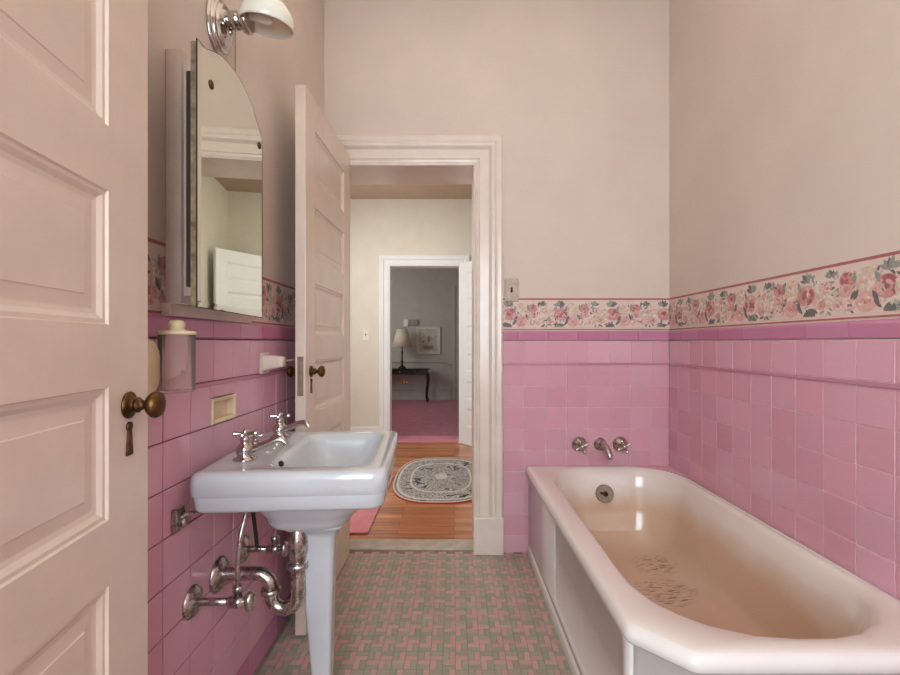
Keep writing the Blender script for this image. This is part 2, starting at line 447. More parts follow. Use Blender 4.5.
wainscot('trim_4', 'left', 0.0, YB, 1.115, 1.06, 0.1065, ['grout_dark', 'pink_tile_shade', 'magenta_tile', 'strip_tile'], 'pink square tile wainscot on the left wall behind the sink', NICHE)

# ---- wallpaper border : one strip of paper per wall, flowers printed on it
BM = ['border_cream', 'border_stripe', 'rose_light', 'rose_mid', 'rose_deep', 'petal_beige', 'petal_pale', 'leaf_sage', 'leaf_deep', 'leaf_pale']
def border(name, f, a, e, start, label):
    b = new(); Z0, Z1 = 1.146, 1.3125; lay = [0.0008]
    def quad(u0, u1, v0, v1, d, mi):
        q = b.faces.new([b.verts.new(f(u, v, d)) for u, v in ((u0, v0), (u1, v0), (u1, v1), (u0, v1))]); q.material_index = mi
    quad(a, e, Z0, Z1, 0.0006, 0)
    quad(a, e, Z1 - 0.0095, Z1 - 0.0005, 0.0009, 1); quad(a, e, Z0 + 0.001, Z0 + 0.007, 0.0009, 1)
    quad(a, e, Z0 + 0.0125, Z0 + 0.0145, 0.0009, 5)
    def ell(u, v, ru, rv, ang, mi, n=9, tip=1.0):
        lay[0] += 0.0000012; P = []
        for i in range(n):
            th = 2 * PI * i / n; x = ru * math.cos(th); y = rv * math.sin(th)
            if tip != 1.0: y *= (1 - abs(math.cos(th)) * (1 - tip))
            uu = u + x * math.cos(ang) - y * math.sin(ang); vv = v + x * math.sin(ang) + y * math.cos(ang)
            P.append((min(max(uu, a + 0.0004), e - 0.0004), min(max(vv, Z0 + 0.016), Z1 - 0.009)))
        if max(p[0] for p in P) - min(p[0] for p in P) < 0.0012: return
        q = b.faces.new([b.verts.new(f(p[0], p[1], lay[0])) for p in P]); q.material_index = mi
    R = random.Random(3)
    def rose(u, v, r, pal):
        ell(u, v, r, r * 0.9, 0, pal[1], 14)
        for k in range(9):
            t_ = 2 * PI * k / 9 + R.random(); ell(u + r * .62 * math.cos(t_), v + r * .6 * math.sin(t_), r * .40, r * .24, t_ + PI / 2, pal[R.choice((0, 0, 1, 1, 2))])
        for k in range(6):
            t_ = 2 * PI * k / 6 + R.random(); ell(u + r * .3 * math.cos(t_), v + r * .3 * math.sin(t_), r * .32, r * .18, t_ + PI / 2, pal[R.choice((0, 1, 2))])
        ell(u, v, r * .22, r * .17, 0, pal[2]); ell(u + r * .1, v - r * .1, r * .1, r * .07, 0, 4)
    def puff(u, v, ru, rv):
        ell(u, v, ru, rv, 0, 5, 14)
        for k in range(46):
            t_ = R.random() * 2 * PI; q = math.sqrt(R.random()) * .92
            ell(u + ru * q * math.cos(t_), v + rv * q * math.sin(t_), .0065, .005, R.random() * 3, R.choice((5, 6, 6, 6, 5, 2)), 6)
    def leaf(u, v, l, ang, mi): ell(u, v, l, l * .42, ang, mi, 10, 0.45)
    def leaves(u, v, n, spread, l, mis, a0=0, a1=2 * PI):
        for k in range(n):
            t_ = a0 + (a1 - a0) * (k + R.random() * .5) / n
            leaf(u + spread * math.cos(t_), v + spread * math.sin(t_), l * R.uniform(.8, 1.15), t_ + R.uniform(-.4, .4), R.choice(mis))
    k0 = math.floor((a - start) / 0.267) - 1
    for k in range(k0, k0 + int((e - a) / 0.267) + 4):
        u = start + k * 0.267; v = Z0 + 0.078; lay[0] = 0.0010 + (k % 2) * 0.0003
        if u > e + 0.3 or u < a - 0.3: continue
        for q in range(34):
            leaf(u + R.random() * .267, v + R.uniform(-.056, .052), R.uniform(.007, .013), R.random() * 6, R.choice((7, 8, 9, 9, 7)))
        puff(u + .245, v - .004, .030, .036)
        leaves(u + .02, v + .045, 7, .016, .018, (7, 7, 8), .3, 2.9)
        leaves(u + .015, v - .042, 7, .016, .017, (7, 8, 8), 3.3, 6.0)
        leaves(u + .12, v + .01, 9, .022, .016, (9, 7, 7, 8), 0, 6.28)
        leaves(u + .175, v + .03, 9, .026, .014, (9, 8, 7), 0, 6.28)
        leaves(u + .215, v - .04, 8, .022, .014, (7, 8, 9), 0, 6.28)
        leaves(u + .20, v + .045, 6, .016, .014, (8, 7), .5, 2.6)
        puff(u + .083, v + .018, .037, .046); puff(u + .192, v - .022, .033, .028)
        rose(u + .028, v + .004, .036, (2, 3, 4)); rose(u + .088, v - .032, .032, (2, 2, 3))
        rose(u + .146, v + .034, .026, (3, 3, 4)); rose(u + .150, v + .004, .022, (2, 2, 3)); rose(u + .138, v - .038, .019, (6, 2, 3))
        rose(u + .175, v - .036, .016, (6, 2, 3)); rose(u + .213, v + .022, .017, (6, 2, 3)); rose(u + .236, v - .03, .016, (2, 3, 3))
        leaf(u + .060, v - .02, .020, 1.1, 8); leaf(u + .054, v - .038, .018, .9, 8); leaf(u + .054, v + .032, .019, 1.2, 7); leaf(u + .118, v - .01, .017, 2.0, 8); leaf(u + .124, v + .04, .018, 1.7, 7)
        for q in range(22):
            leaf(u + R.random() * .267, v + R.uniform(-.052, .05), R.uniform(.005, .010), R.random() * 3, R.choice((7, 8, 9, 2, 8, 6)))
    return struct(name, b, BM, label, 'wallpaper border')
border('trim_5', lambda u, v, d: Vector((u, PB - d, v)), DX1 + 0.150, PR - 0.001, 0.26, 'floral wallpaper border with roses on the wall beside the doorway')
border('trim_6', lambda u, v, d: Vector((PR - d, u, v)), YF, PB - 0.001, 1.13, 'floral wallpaper border with roses along the right wall')
border('trim_7', lambda u, v, d: Vector((PL + d, u, v)), 0.0, PB - 0.001, 0.90, 'floral wallpaper border with roses on the left wall beside the mirror')

# ---- door casings (mitred moulding profile: distance from opening, projection)
def casing(b, x0, x1, zt, z0, y, prof, sgn):
    rows = [[b.verts.new((px, y + sgn * h, pz)) for px, pz in ((x0 - d, z0), (x0 - d, zt + d), (x1 + d, zt + d), (x1 + d, z0))] for d, h in prof]
    for A, B in zip(rows, rows[1:]):
        for i in range(3): b.faces.new([A[i], A[i + 1], B[i + 1], B[i]])
    for i in (0, 3): b.faces.new([r[i] for r in rows])
PROF = [(-0.002, 0.0), (-0.002, 0.012), (0.012, 0.018), (0.018, 0.012), (0.026, 0.014), (0.030, 0.020), (0.075, 0.022), (0.082, 0.028), (0.090, 0.036), (0.104, 0.038), (0.112, 0.030), (0.120, 0.034), (0.138, 0.036), (0.146, 0.030), (0.148, 0.0)]
b = new(); casing(b, DX0, DX1, DZ, 0.0, PB, PROF, -1)
box(b, DX1 - 0.003, DX1 + 0.149, PB - 0.044, PB, 0.0, 0.19, 0.004)
box(b, PL + 0.021, DX0 + 0.002, PB - 0.044, PB, 0.0, 0.19, 0.004)
for x0, x1 in ((DX0 - 0.02, DX0), (DX1, DX1 + 0.02)): box(b, x0, x1, PB - 0.002, HY0 + 0.002, 0.008, DZ + 0.02)
box(b, DX0, DX1, PB - 0.002, HY0 + 0.002, DZ, DZ + 0.02)
struct('trim_8', b, 'trim_paint', 'cream moulded casing around the bathroom doorway', 'door frame')

# ---- doors
def panel_door(name, w, h, th, M, mat, label, rows, stile=0.115):
    """hinge at local x=0, door along +x, faces at y=0 (hinge side front) and y=th"""
    root = thing(name, label, 'door', M.translation, None, 'structure')
    b = new(); zs = []
    box(b, 0, stile, 0, th, 0.005, h, 0.0015, M); box(b, w - stile, w, 0, th, 0.005, h, 0.0015, M)
    edges = [0.005] + [v for r in rows for v in r] + [h]
    for i in range(0, len(edges), 2):
        box(b, stile, w - stile, 0, th, edges[i], edges[i + 1], 0.0, M)
    obj('stiles_and_rails', b, mat, root)
    for z0, z1 in rows:
        b = new()
        for y, s in ((0, 1), (th, -1)):
            prof = [(0.0, 0.0), (0.002, 0.004), (0.008, 0.004), (0.015, 0.009), (0.022, 0.0105), (0.024, 0.0105), (0.042, 0.0085), (0.0435, 0.007)]
            L = [[Vector((x, y + s * d, z)) for x, z in ((stile + i, z0 + i), (w - stile - i, z0 + i), (w - stile - i, z1 - i), (stile + i, z1 - i))] for i, d in prof]
            loft(b, L, M, cap1=True, smooth=False)
        obj('panel', b, mat, root, fix=True)
    return root
def door_knob(root, M, x, z, th, both=True):
    b = new(); m2 = None
    for y, s in ((0, -1),) + (((th, 1),) if both else ()):
        o = M @ Vector((x, y, z)); ax = (M.to_3x3() @ Vector((0, s, 0)))
        lathe(b, [(r_ * 0.82, h_ * 0.70) for r_, h_ in ((0.027, 0), (0.027, 0.004), (0.022, 0.008), (0.013, 0.011), (0.012, 0.016), (0.0155, 0.019), (0.0155, 0.023), (0.011, 0.027), (0.009, 0.034), (0.010, 0.040), (0.019, 0.044), (0.0255, 0.052), (0.027, 0.060), (0.0235, 0.069), (0.012, 0.0745), (0, 0.0755))], o, ax)
    k = obj('door_knob', b, 'brass_dark', root)
    b = new()
    for y, s in ((0, -1),) + (((th, 1),) if both else ()):
        pts = [(-0.004, 0.0), (0.004, 0), (0.009, -0.045), (-0.009, -0.045)]
        prism(b, [Vector((x + px, y, z - 0.037 + pz)) for px, pz in pts], Vector((0, s * 0.003, 0)), M)
        lathe(b, [(0.008, 0), (0.008, 0.003), (0.004, 0.0045), (0, 0.0045)], M @ Vector((x, y, z - 0.035)), M.to_3x3() @ Vector((0, s, 0)), 16)
    obj('escutcheon', b, 'brass_dark', root)
def door_matrix(hx, hy, fx, fy):
    x = Vector((fx - hx, fy - hy, 0)).normalized(); z = Vector((0, 0, 1)); y = z.cross(x)
    M = Matrix((x, y, z)).transposed().to_4x4(); M.translation = Vector((hx, hy, 0)); return M
ROWS = [(0.21, 0.405), (0.51, 0.71), (0.81, 1.012), (1.108, 1.312), (1.41, 1.61), (1.71, 1.91)]
# near door: hinge close to the camera, free edge at the left wall
M = door_matrix(-0.431, 0.055, -0.544, 0.80)
w1 = math.hypot(0.113, 0.745)
d1 = panel_door('door_1', w1, 2.0, 0.035, M, 'door_paint', 'large cream panelled door in the left foreground with a brass knob', ROWS)
door_knob(d1, M @ Matrix.Translation((0, 0, 0)), w1 - 0.061, 0.978, 0.035)
# bathroom doorway leaf
M = door_matrix(-0.569, 2.288, -0.584, 1.655)
w2 = math.hypot(0.015, 0.633)
d2 = panel_door('door_2', w2, 2.03, 0.038, M @ Matrix.Translation((0, -0.0, 0)), 'door_paint', 'open cream panelled door folded back beside the sink', ROWS, 0.105)
door_knob(d2, M, w2 - 0.060, 0.972, 0.038)
b = new(); box(b, w2 - 0.0005, w2 + 0.0016, 0.008, 0.030, 0.885, 1.03, 0.0005, M)
obj('lock_plate', b, 'nickel', d2)
for zz in (0.25, 1.75):
    b = new(); lathe(b, [(0.006, 0), (0.006, 0.09)], M @ Vector((-0.004, 0.002, zz)), (0, 0, 1), 12); obj('hinge', b, 'nickel', d2)
# the latch bolt and thumb turn hole above the knob
b = new(); lathe(b, [(0.004, 0), (0.004, 0.002), (0, 0.002)], M @ Vector((0.115 - 0.03, 0, 1.33)), M.to_3x3() @ Vector((0, -1, 0)), 12)
obj('keyhole', b, 'dark_hole', d2)
# hall leaf beyond, swung into the hall
a50 = math.radians(50)
hx, hy = OX1 + 0.006, HY1 - 0.03
M = door_matrix(hx, hy, hx + 0.76 * math.cos(a50), hy - 0.76 * math.sin(a50)); M.translation.z = HF
R2 = [(0.20, 0.40), (0.50, 0.70), (0.80, 1.00), (1.10, 1.30), (1.40, 1.60), (1.70, 1.88)]
d3 = panel_door('door_3', 0.76, 1.99, 0.036, M, 'hall_door_paint', 'white panelled door standing open at the far end of the hall', R2, 0.11)
door_knob(d3, M, 0.70, 0.97, 0.036)

# ------------------------------------------------------------------ hall and the room beyond
b = new(); box(b, HXL, HXR, HY0, RY0 - 0.14, HF - 0.1, HF); box(b, DX0 - 0.02, DX1 + 0.02, 2.462, HY0, HF - 0.1, HF)
struct('floor_hall', b, 'wood', 'orange brown oak strip floor in the hall', 'floor')
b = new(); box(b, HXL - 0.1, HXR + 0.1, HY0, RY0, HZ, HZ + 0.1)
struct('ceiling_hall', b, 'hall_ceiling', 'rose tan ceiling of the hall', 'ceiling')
b = new()
for r in ((HXL, OX0 - 0.015, HF, HZ), (OX1 + 0.015, HXR, HF, HZ), (OX0 - 0.015, OX1 + 0.015, OZ + 0.015, HZ)):
    box(b, r[0], r[1], HY1, RY0, r[2], r[3])
struct('wall_hall_back', b, 'hall_plaster', 'cream hall wall around the far doorway', 'wall')
b = new(); box(b, HXR, HXR + 0.1, HY0, RY0, HF, HZ)
struct('wall_hall_right', b, 'hall_plaster', 'cream right wall of the hall', 'wall')
b = new(); box(b, HXL - 0.1, HXL, HY0, RY0, HF, HZ)
struct('wall_hall_left', b, 'hall_plaster', 'cream left wall of the hall', 'wall')
b = new(); casing(b, OX0, OX1, OZ, HF, HY1, [(d * 0.8, h * 0.8) for d, h in PROF], -1)
for x0, x1 in ((OX0 - 0.015, OX0), (OX1, OX1 + 0.015)): box(b, x0, x1, HY1 - 0.001, RY0 + 0.001, HF, OZ + 0.015)
box(b, OX0, OX1, HY1 - 0.001, RY0 + 0.001, OZ, OZ + 0.015)
struct('trim_9', b, 'hall_door_paint', 'white casing around the far hall doorway', 'door frame')
b = new(); box(b, HXL, OX0 - 0.12, HY1 - 0.018, HY1, HF, HF + 0.18, 0.004)
struct('baseboard_hall', b, 'hall_door_paint', 'white baseboard on the cream hall wall', 'baseboard')
b = new(); box(b, OX0, OX1, HY1 + 0.01, RY0 + 0.20, HF - 0.1, HF + 0.006, 0.004)
struct('trim_10', b, 'carpet_sill', 'lighter rose carpet strip in the far doorway', 'threshold')
b = new(); box(b, -2.6, 1.6, RY0 + 0.0, RY1, HF - 0.12, HF + 0.004)
struct('floor_far_room', b, 'carpet_rose', 'deep rose carpet in the room beyond the hall', 'floor')
b = new(); box(b, -2.6, 1.6, RY1, RY1 + 0.1, HF - 0.1, 2.8)
box(b, -2.7, -2.6, RY0, RY1 + 0.1, HF - 0.1, 2.8); box(b, 1.6, 1.7, RY0, RY1 + 0.1, HF - 0.1, 2.8)
box(b, -2.6, HXL, RY0 - 0.1, RY0, HF, 2.8); box(b, HXR, 1.6, RY0 - 0.1, RY0, HF, 2.8); box(b, HXL, HXR, RY0 - 0.05, RY0, HZ, 2.8)
struct('wall_far_room', b, 'room_plaster', 'grey walls of the room beyond the hall', 'wall')
b = new(); box(b, -2.6, 1.6, RY0 - 0.1, RY1, 2.8, 2.9)
struct('ceiling_far_room', b, 'ceiling_paint', 'ceiling of the room beyond the hall', 'ceiling')
b = new(); box(b, -2.6, -0.045, RY1 - 0.02, RY1, HF, 0.155, 0.004)
box(b, -2.6, -0.06, RY1 - 0.028, RY1, 0.135, 0.155, 0.004)
struct('baseboard_far_room', b, 'room_plaster', 'grey baseboard under the console table', 'baseboard')
b = new(); box(b, -2.6, -0.05, RY1 - 0.025, RY1, 0.70, 0.75, 0.008); box(b, -0.13, -0.03, RY1 - 0.035, RY1, 0.66, 0.77, 0.01)
struct('trim_11', b, 'room_plaster', 'grey chair rail on the far wall behind the table lamp', 'chair rail')
b = new(); box(b, -0.04, 0.09, RY1 - 0.03, RY1, HF, 2.2, 0.006); box(b, -0.02, 0.03, RY1 - 0.04, RY1, HF, 2.2, 0.006)
struct('trim_12', b, 'room_plaster', 'grey door casing at the right of the far wall', 'door frame')

# hall rugs
b = new(); P = []
for i in range(64):
    a = 2 * PI * i / 64; c, s = math.cos(a), math.sin(a); q = 0.72
    P.append(Vector((-0.105 + 0.38 * math.copysign(abs(c) ** q, c), 3.72 + 0.62 * math.copysign(abs(s) ** q, s), HF + 0.0005)))
prism(b, P, (0, 0, 0.008))
tagp(obj('oval_rug', b, 'rug_oriental', None, (-0.105, 3.72, HF)), 'small oval oriental rug with dark scrollwork on the hall wood floor', 'rug')
b = new(); box(b, -1.35, -0.50, 2.61, 3.75, HF + 0.0005, HF + 0.011, 0.004)
tagp(obj('pink_rug', b, 'rug_pink', None, (-0.9, 3.1, HF)), 'plain pink rug on the hall floor just past the open door', 'rug')
# hall light switch
r = thing('light_switch', 'white light switch plate on the cream hall wall', 'light switch', (-0.98, HY1, 1.17))
b = new(); box(b, -1.015, -0.945, HY1 - 0.006, HY1 - 0.0003, 1.112, 1.228, 0.002); obj('plate', b, 'white_plastic', r)
b = new(); box(b, -0.985, -0.975, HY1 - 0.018, HY1 - 0.006, 1.162, 1.182, 0.002); obj('toggle', b, 'bronze', r)

# console table
T0, T1, TY0, TY1 = -1.55, -0.46, 8.28, 8.66
zt = 0.606
r = thing('console_table', 'black console table with brass knobs against the far grey wall', 'table', ((T0 + T1) / 2, 8.47, HF))
b = new(); box(b, T0, T1, TY0, TY1, zt - 0.022, zt, 0.006); obj('tabletop', b, 'black_lacquer', r)
b = new(); box(b, T0 + 0.03, T1 - 0.03, TY0 + 0.02, TY1 - 0.02, zt - 0.105, zt - 0.022, 0.004); obj('apron', b, 'black_lacquer', r)
for x in (-1.30, -1.00, -0.72):
    b = new(); lathe(b, [(0.008, 0), (0.012, 0.008), (0.016, 0.018), (0.010, 0.026), (0, 0.027)], (x, TY0 + 0.02, zt - 0.063), (0, -1, 0), 14); obj('knob', b, 'brass', r)
for x in (T0 + 0.05, T1 - 0.045):
    for y in (TY0 + 0.045, TY1 - 0.045):
        s = 1 if x > -1 else -1
        b = new(); tube(b, [(x, y, zt - 0.09), (x + s * 0.018, y, zt - 0.2), (x + s * 0.0, y, zt - 0.4), (x - s * 0.006, y, HF + 0.09), (x + s * 0.02, y, HF + 0.02), (x + s * 0.028, y, HF + 0.0065)], lambda u: 0.024 - 0.013 * u, 10)
        obj('leg', b, 'black_lacquer', r)
# table lamp
lx, ly = -0.975, 8.45
r = thing('table_lamp', 'bronze table lamp with a pale cone shade on the black console', 'lamp', (lx, ly, zt))
b = new(); lathe(b, [(0.075, 0.0005), (0.075, 0.015), (0.05, 0.03), (0.024, 0.06), (0.018, 0.10), (0.03, 0.125), (0.018, 0.15), (0.014, 0.25), (0.02, 0.30), (0.012, 0.34), (0.012, 0.46)], (lx, ly, zt)); obj('base', b, 'bronze', r)
b = new(); lathe(b, [(0.188, 0.40), (0.10, 0.735), (0.097, 0.735), (0.185, 0.40), (0.188, 0.40)], (lx, ly, zt), n=36); obj('lamp_shade', b, 'lamp_fabric', r)
b = new(); lathe(b, [(0.004, 0.45), (0.004, 0.75), (0.012, 0.76), (0, 0.775)], (lx, ly, zt), n=12); box(b, lx - 0.099, lx + 0.099, ly - 0.002, ly + 0.002, zt + 0.728, zt + 0.732); obj('finial', b, 'brass', r)
# picture
r = thing('framed_picture', 'white framed pale picture on the far grey wall', 'picture', (-0.495, RY1, 0.86))
b = new()
x0, x1, z0, z1 = -0.73, -0.262, 0.862, 1.398
L = [[Vector((x, RY1 - h, z)) for x, z in ((x0 + i, z0 + i), (x1 - i, z0 + i), (x1 - i, z1 - i), (x0 + i, z1 - i))] for i, h in ((0, 0.001), (0, 0.025), (0.012, 0.034), (0.03, 0.028), (0.045, 0.03), (0.06, 0.016))]
loft(b, L, smooth=False); obj('frame', b, 'frame_white', r)
b = new(); box(b, x0 + 0.058, x1 - 0.058, RY1 - 0.018, RY1 - 0.012, z0 + 0.058, z1 - 0.058)
obj('print', b, 'print_paper', r)
b = new()
box(b, -0.60, -0.40, RY1 - 0.0195, RY1 - 0.018, 0.96, 1.03); lathe(b, [(0.035, 0), (0.035, 0.0015), (0, 0.0015)], (-0.49, RY1 - 0.018, 1.16), (0, -1, 0), 16, sx=0.7, sy=2.0)
lathe(b, [(0.022, 0), (0.022, 0.0015), (0, 0.0015)], (-0.60, RY1 - 0.018, 1.1), (0, -1, 0), 16)
obj('printed_figure', b, 'print_figure', r)
# small wall fittings in far room
r = thing('thermostat', 'small white and bronze wall unit above the table lamp', 'thermostat', (-0.85, RY1, 1.47))
b = new(); box(b, -0.975, -0.895, RY1 - 0.03, RY1 - 0.0003, 1.40, 1.54, 0.006); obj('case', b, 'white_plastic', r)
b = new(); box(b, -0.893, -0.70, RY1 - 0.035, RY1 - 0.0003, 1.425, 1.53, 0.006); obj('cover', b, 'nickel', r)
r = thing('wall_outlet', 'brass outlet plate on the wall below the console table', 'outlet', (-0.94, RY1, 0.28))
b = new(); box(b, -1.01, -0.88, RY1 - 0.006, RY1 - 0.0003, 0.275, 0.355, 0.002); obj('plate', b, 'brass', r)
b = new(); box(b, -0.98, -0.955, RY1 - 0.008, RY1 - 0.006, 0.30, 0.33, 0.001); obj('socket', b, 'white_plastic', r); b = new(); box(b, -0.93, -0.905, RY1 - 0.008, RY1 - 0.006, 0.30, 0.33, 0.001); obj('socket', b, 'white_plastic', r)

# ------------------------------------------------------------------ bathtub
TX0, TX1, TYN, TYF, TZ = 0.368, XR - 0.001, 0.905, YB - 0.001, 0.452
def tubloop(off, z, ch=0.100, rb=0.035, rf=0.22):
    """outer tub outline, near left corner chamfered, inset by off"""
    x0, x1, y0, y1 = TX0 + off, TX1 - off, TYN + off, TYF - off
    tp = lambda y: 0.016 * (TYF - y) / 1.41
    P = []
    def arc(cx, cy, r, a0, a1, n):
        for i in range(n + 1):
            a = a0 + (a1 - a0) * i / n; P.append((cx + r * math.cos(a), cy + r * math.sin(a)))
    c = ch
    # start right near corner, ccw: (x1,y0)->(x1,y1)->(x0,y1)->(x0,y0+c)->(x0+c,y0)
    arc(x1 - 0.01, y0 + 0.01, 0.01, -PI / 2, 0, 8)
    arc(x1 - rf, y1 - rf, rf, 0, PI / 2, 16)
    arc(x0 + 0.02, y1 - 0.02, 0.02, PI / 2, PI, 8)
    k = 0.6; r = rb
    arc(x0 + r, y0 + c + r * 0.414, r, PI, PI * 1.25, 4)
    arc(x0 + c + r * 0.414, y0 + r, r, PI * 1.25, PI * 1.5, 4)
    # densify the sides
    out = []; n = len(P)
    for i in range(n):
        out.append(Vector((*P[i], z))); a = P[i]; d = P[(i + 1) % n]
        L = math.hypot(d[0] - a[0], d[1] - a[1])
        if i in (8, 25, 34, 39, 44):
            m = {8: 10, 25: 8, 34: 10, 39: 2, 44: 6}[i]
            for j in range(1, m): out.append(Vector((a[0] + (d[0] - a[0]) * j / m, a[1] + (d[1] - a[1]) * j / m, z)))
    for p in out: p.x += max(0.0, tp(p.y)) * max(0.0, min(1.0, (x1 - p.x) / 0.5))
    return out
def innerloop(z, x0, x1, y0, y1, rn, rf, ref):
    """superellipse-like inner loop sampled at the directions of ref (outer loop)"""
    R = rrect(x0, x1, y0, y1, (rn, rf, rf, rn), z, 16, 14)
    cx, cy = (TX0 + TX1) / 2, (TYN + TYF) / 2
    def ang(p): return math.atan2((p.y - cy) / (TYF - TYN), (p.x - cx) / (TX1 - TX0))
    icx, icy = (x0 + x1) / 2, (y0 + y1) / 2
    A = [(math.atan2((p.y - icy) / (y1 - y0), (p.x - icx) / (x1 - x0)), p) for p in R]
    A.sort(key=lambda q: q[0]); out = []
    for p in ref:
        a = ang(p)
        for i in range(len(A)):
            a0, p0 = A[i - 1] if i else (A[-1][0] - 2 * PI, A[-1][1]); a1, p1 = A[i]
            if a0 <= a <= a1: break
        else: a0, p0 = A[-1]; a1, p1 = A[0][0] + 2 * PI, A[0][1]
        u = (a - a0) / (a1 - a0) if a1 > a0 else 0
        out.append(p0.lerp(p1, u))
    return out
root = thing('bathtub', 'built-in cream enamelled bathtub with rust stains in a pink tiled corner', 'bathtub', (0.74, 1.6, 0))
ref = tubloop(0, 0)
b = new()
loops = [tubloop(0.008, 0.0), tubloop(0.008, 0.036), tubloop(0.010, 0.041), tubloop(0.021, 0.048), tubloop(0.021, 0.403), tubloop(0.006, 0.408), tubloop(0.0, 0.417), tubloop(0.0, 0.430), tubloop(0.004, 0.441), tubloop(0.012, 0.449), tubloop(0.024, TZ), tubloop(0.036, TZ + 0.001)]
n_out = len(loops)
IX0, IX1, IY0, IY1 = 0.457, 1.062, 0.965, 2.262
loops += [innerloop(TZ - 0.001, IX0 - 0.012, IX1 + 0.012, IY0 - 0.010, IY1 + 0.010, 0.27, 0.21, ref),
          innerloop(TZ - 0.006, IX0, IX1, IY0, IY1, 0.26, 0.205, ref),
          innerloop(TZ - 0.020, IX0 + 0.010, IX1 - 0.010, IY0 + 0.012, IY1 - 0.010, 0.26, 0.205, ref),
          innerloop(0.36, IX0 + 0.022, IX1 - 0.022, IY0 + 0.04, IY1 - 0.025, 0.25, 0.18, ref),
          innerloop(0.26, IX0 + 0.036, IX1 - 0.036, IY0 + 0.10, IY1 - 0.042, 0.24, 0.17, ref),
          innerloop(0.17, IX0 + 0.055, IX1 - 0.055, IY0 + 0.17, IY1 - 0.062, 0.22, 0.16, ref),
          innerloop(0.125, IX0 + 0.085, IX1 - 0.085, IY0 + 0.23, IY1 - 0.095, 0.18, 0.14, ref),
          innerloop(0.105, IX0 + 0.13, IX1 - 0.13, IY0 + 0.30, IY1 - 0.14, 0.14, 0.11, ref),
          innerloop(0.100, IX0 + 0.20, IX1 - 0.20, IY0 + 0.45, IY1 - 0.25, 0.08, 0.08, ref)]
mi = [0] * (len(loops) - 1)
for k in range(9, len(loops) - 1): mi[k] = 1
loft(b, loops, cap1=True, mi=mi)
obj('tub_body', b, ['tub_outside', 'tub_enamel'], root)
# raised frame on the apron round the recessed panel
b = new()
f = lambda y, z, h: Vector((TX0 + 0.021 - h + 0.016 * (TYF - y) / 1.41, y, z))
def ringframe(y0, y1, z0, z1, Y0, Y1, Z0, Z1, r0, r1):
    A = [(p.x, p.y) for p in rrect(Y0, Y1, Z0, Z1, r0, 0, 6, 4)]; B = [(p.x, p.y) for p in rrect(y0, y1, z0, z1, r1, 0, 6, 4)]
    B2 = [(p.x, p.y) for p in rrect(y0 + 0.006, y1 - 0.006, z0 + 0.006, z1 - 0.006, r1 - 0.005, 0, 6, 4)]
    loft(b, [[f(*p, -0.004) for p in A], [f(*p, 0.0055) for p in A], [f(*p, 0.0055) for p in B], [f(*p, -0.001) for p in B2]])
ringframe(1.072, 1.76, 0.075, 0.388, 1.022, TYF - 0.002, 0.047, 0.4025, 0.004, 0.035)
obj('apron_frame', b, 'tub_outside', root)
# overflow plate on the tap end
oc = Vector(((605 - 454) / 450 * 2.22, 2.2215, 1.08 - (494 - 343) / 450 * 2.22)); ax = Vector((0, -1, 0.2))
b = new(); lathe(b, [(0.043, -0.012), (0.043, 0.005), (0.040, 0.0075)], oc, ax); pl = obj('overflow_plate', b, 'nickel', root)
b = new(); tube(b, [oc + Vector((0.004, -0.016, 0.004)), oc + Vector((-0.012, -0.022, 0.008)), oc + Vector((-0.030, -0.020, 0.012))], 0.0055, 10)
lathe(b, [(0.013, 0.006), (0.012, 0.014), (0.008, 0.018), (0, 0.019)], oc, ax, 16); obj('trip_lever', b, 'dark_chrome', pl)

# tiled ledge filling the corner behind the rounded end of the tub
b = new(); P = [Vector((XR, YB, 0.30))]
for i in range(13):
    a = PI / 2 * (12 - i) / 12; q = 0.222
    P.append(Vector((min(TX1 - 0.22 + q * math.cos(a), XR), min(TYF - 0.22 + q * math.sin(a), YB), 0.30)))
prism(b, P, (0, 0, 0.149))
struct('trim_13', b, 'pink_tile', 'pink tiled ledge in the corner behind the rounded end of the bathtub', 'wall tile')
# tub taps on the end wall
def wallpt(px, py, y=YB): return Vector(((px - 454) / 450 * y, y, 1.08 - (py - 343) / 450 * y))
def cross(b, c, axis, r, rad, a0=0.4, hub=0.011, n=4):
    F = frame(axis, c)
    for k in range(n):
        a = a0 + 2 * PI * k / n; d = F.to_3x3() @ Vector((math.cos(a), math.sin(a), 0))
        tube(b, [c, c + d * r * 0.6, c + d * r], lambda u: rad * (0.8 + 0.5 * u), 10, sub=4)
        bmesh.ops.create_uvsphere(b, u_segments=10, v_segments=8, radius=rad * 1.5, matrix=Matrix.Translation(c + d * r))
    lathe(b, [(hub * 0.8, -0.012), (hub, -0.006), (hub, 0.006), (hub * 0.7, 0.011), (0, 0.012)], c, axis, 18)
for px, lab in ((579, 'chrome bathtub valve left of the spout on pink tile'), (620, 'chrome bathtub valve right of the spout near the tiled corner')):
    c = wallpt(px, 444); r = thing('bathtub_valve', lab, 'tap', c, 'bathtub valves')
    b = new(); lathe(b, [(0.039, 0.0003), (0.039, 0.003), (0.036, 0.012), (0.028, 0.022), (0.018, 0.028), (0.013, 0.032), (0.011, 0.055)], c, (0, -1, 0)); obj('flange', b, 'old_chrome', r)
    b = new(); cross(b, c + Vector((0.0, -0.062, 0)), (0, -1, 0), 0.030, 0.0052, 0.45); obj('handle', b, 'old_chrome', r)
c = wallpt(600, 444); r = thing('bathtub_spout', 'curved chrome bathtub spout between the two valves', 'spout', c)
b = new(); lathe(b, [(0.033, 0.0003), (0.033, 0.003), (0.030, 0.010), (0.020, 0.018), (0.016, 0.024)], c, (0, -1, 0)); obj('flange', b, 'old_chrome', r)
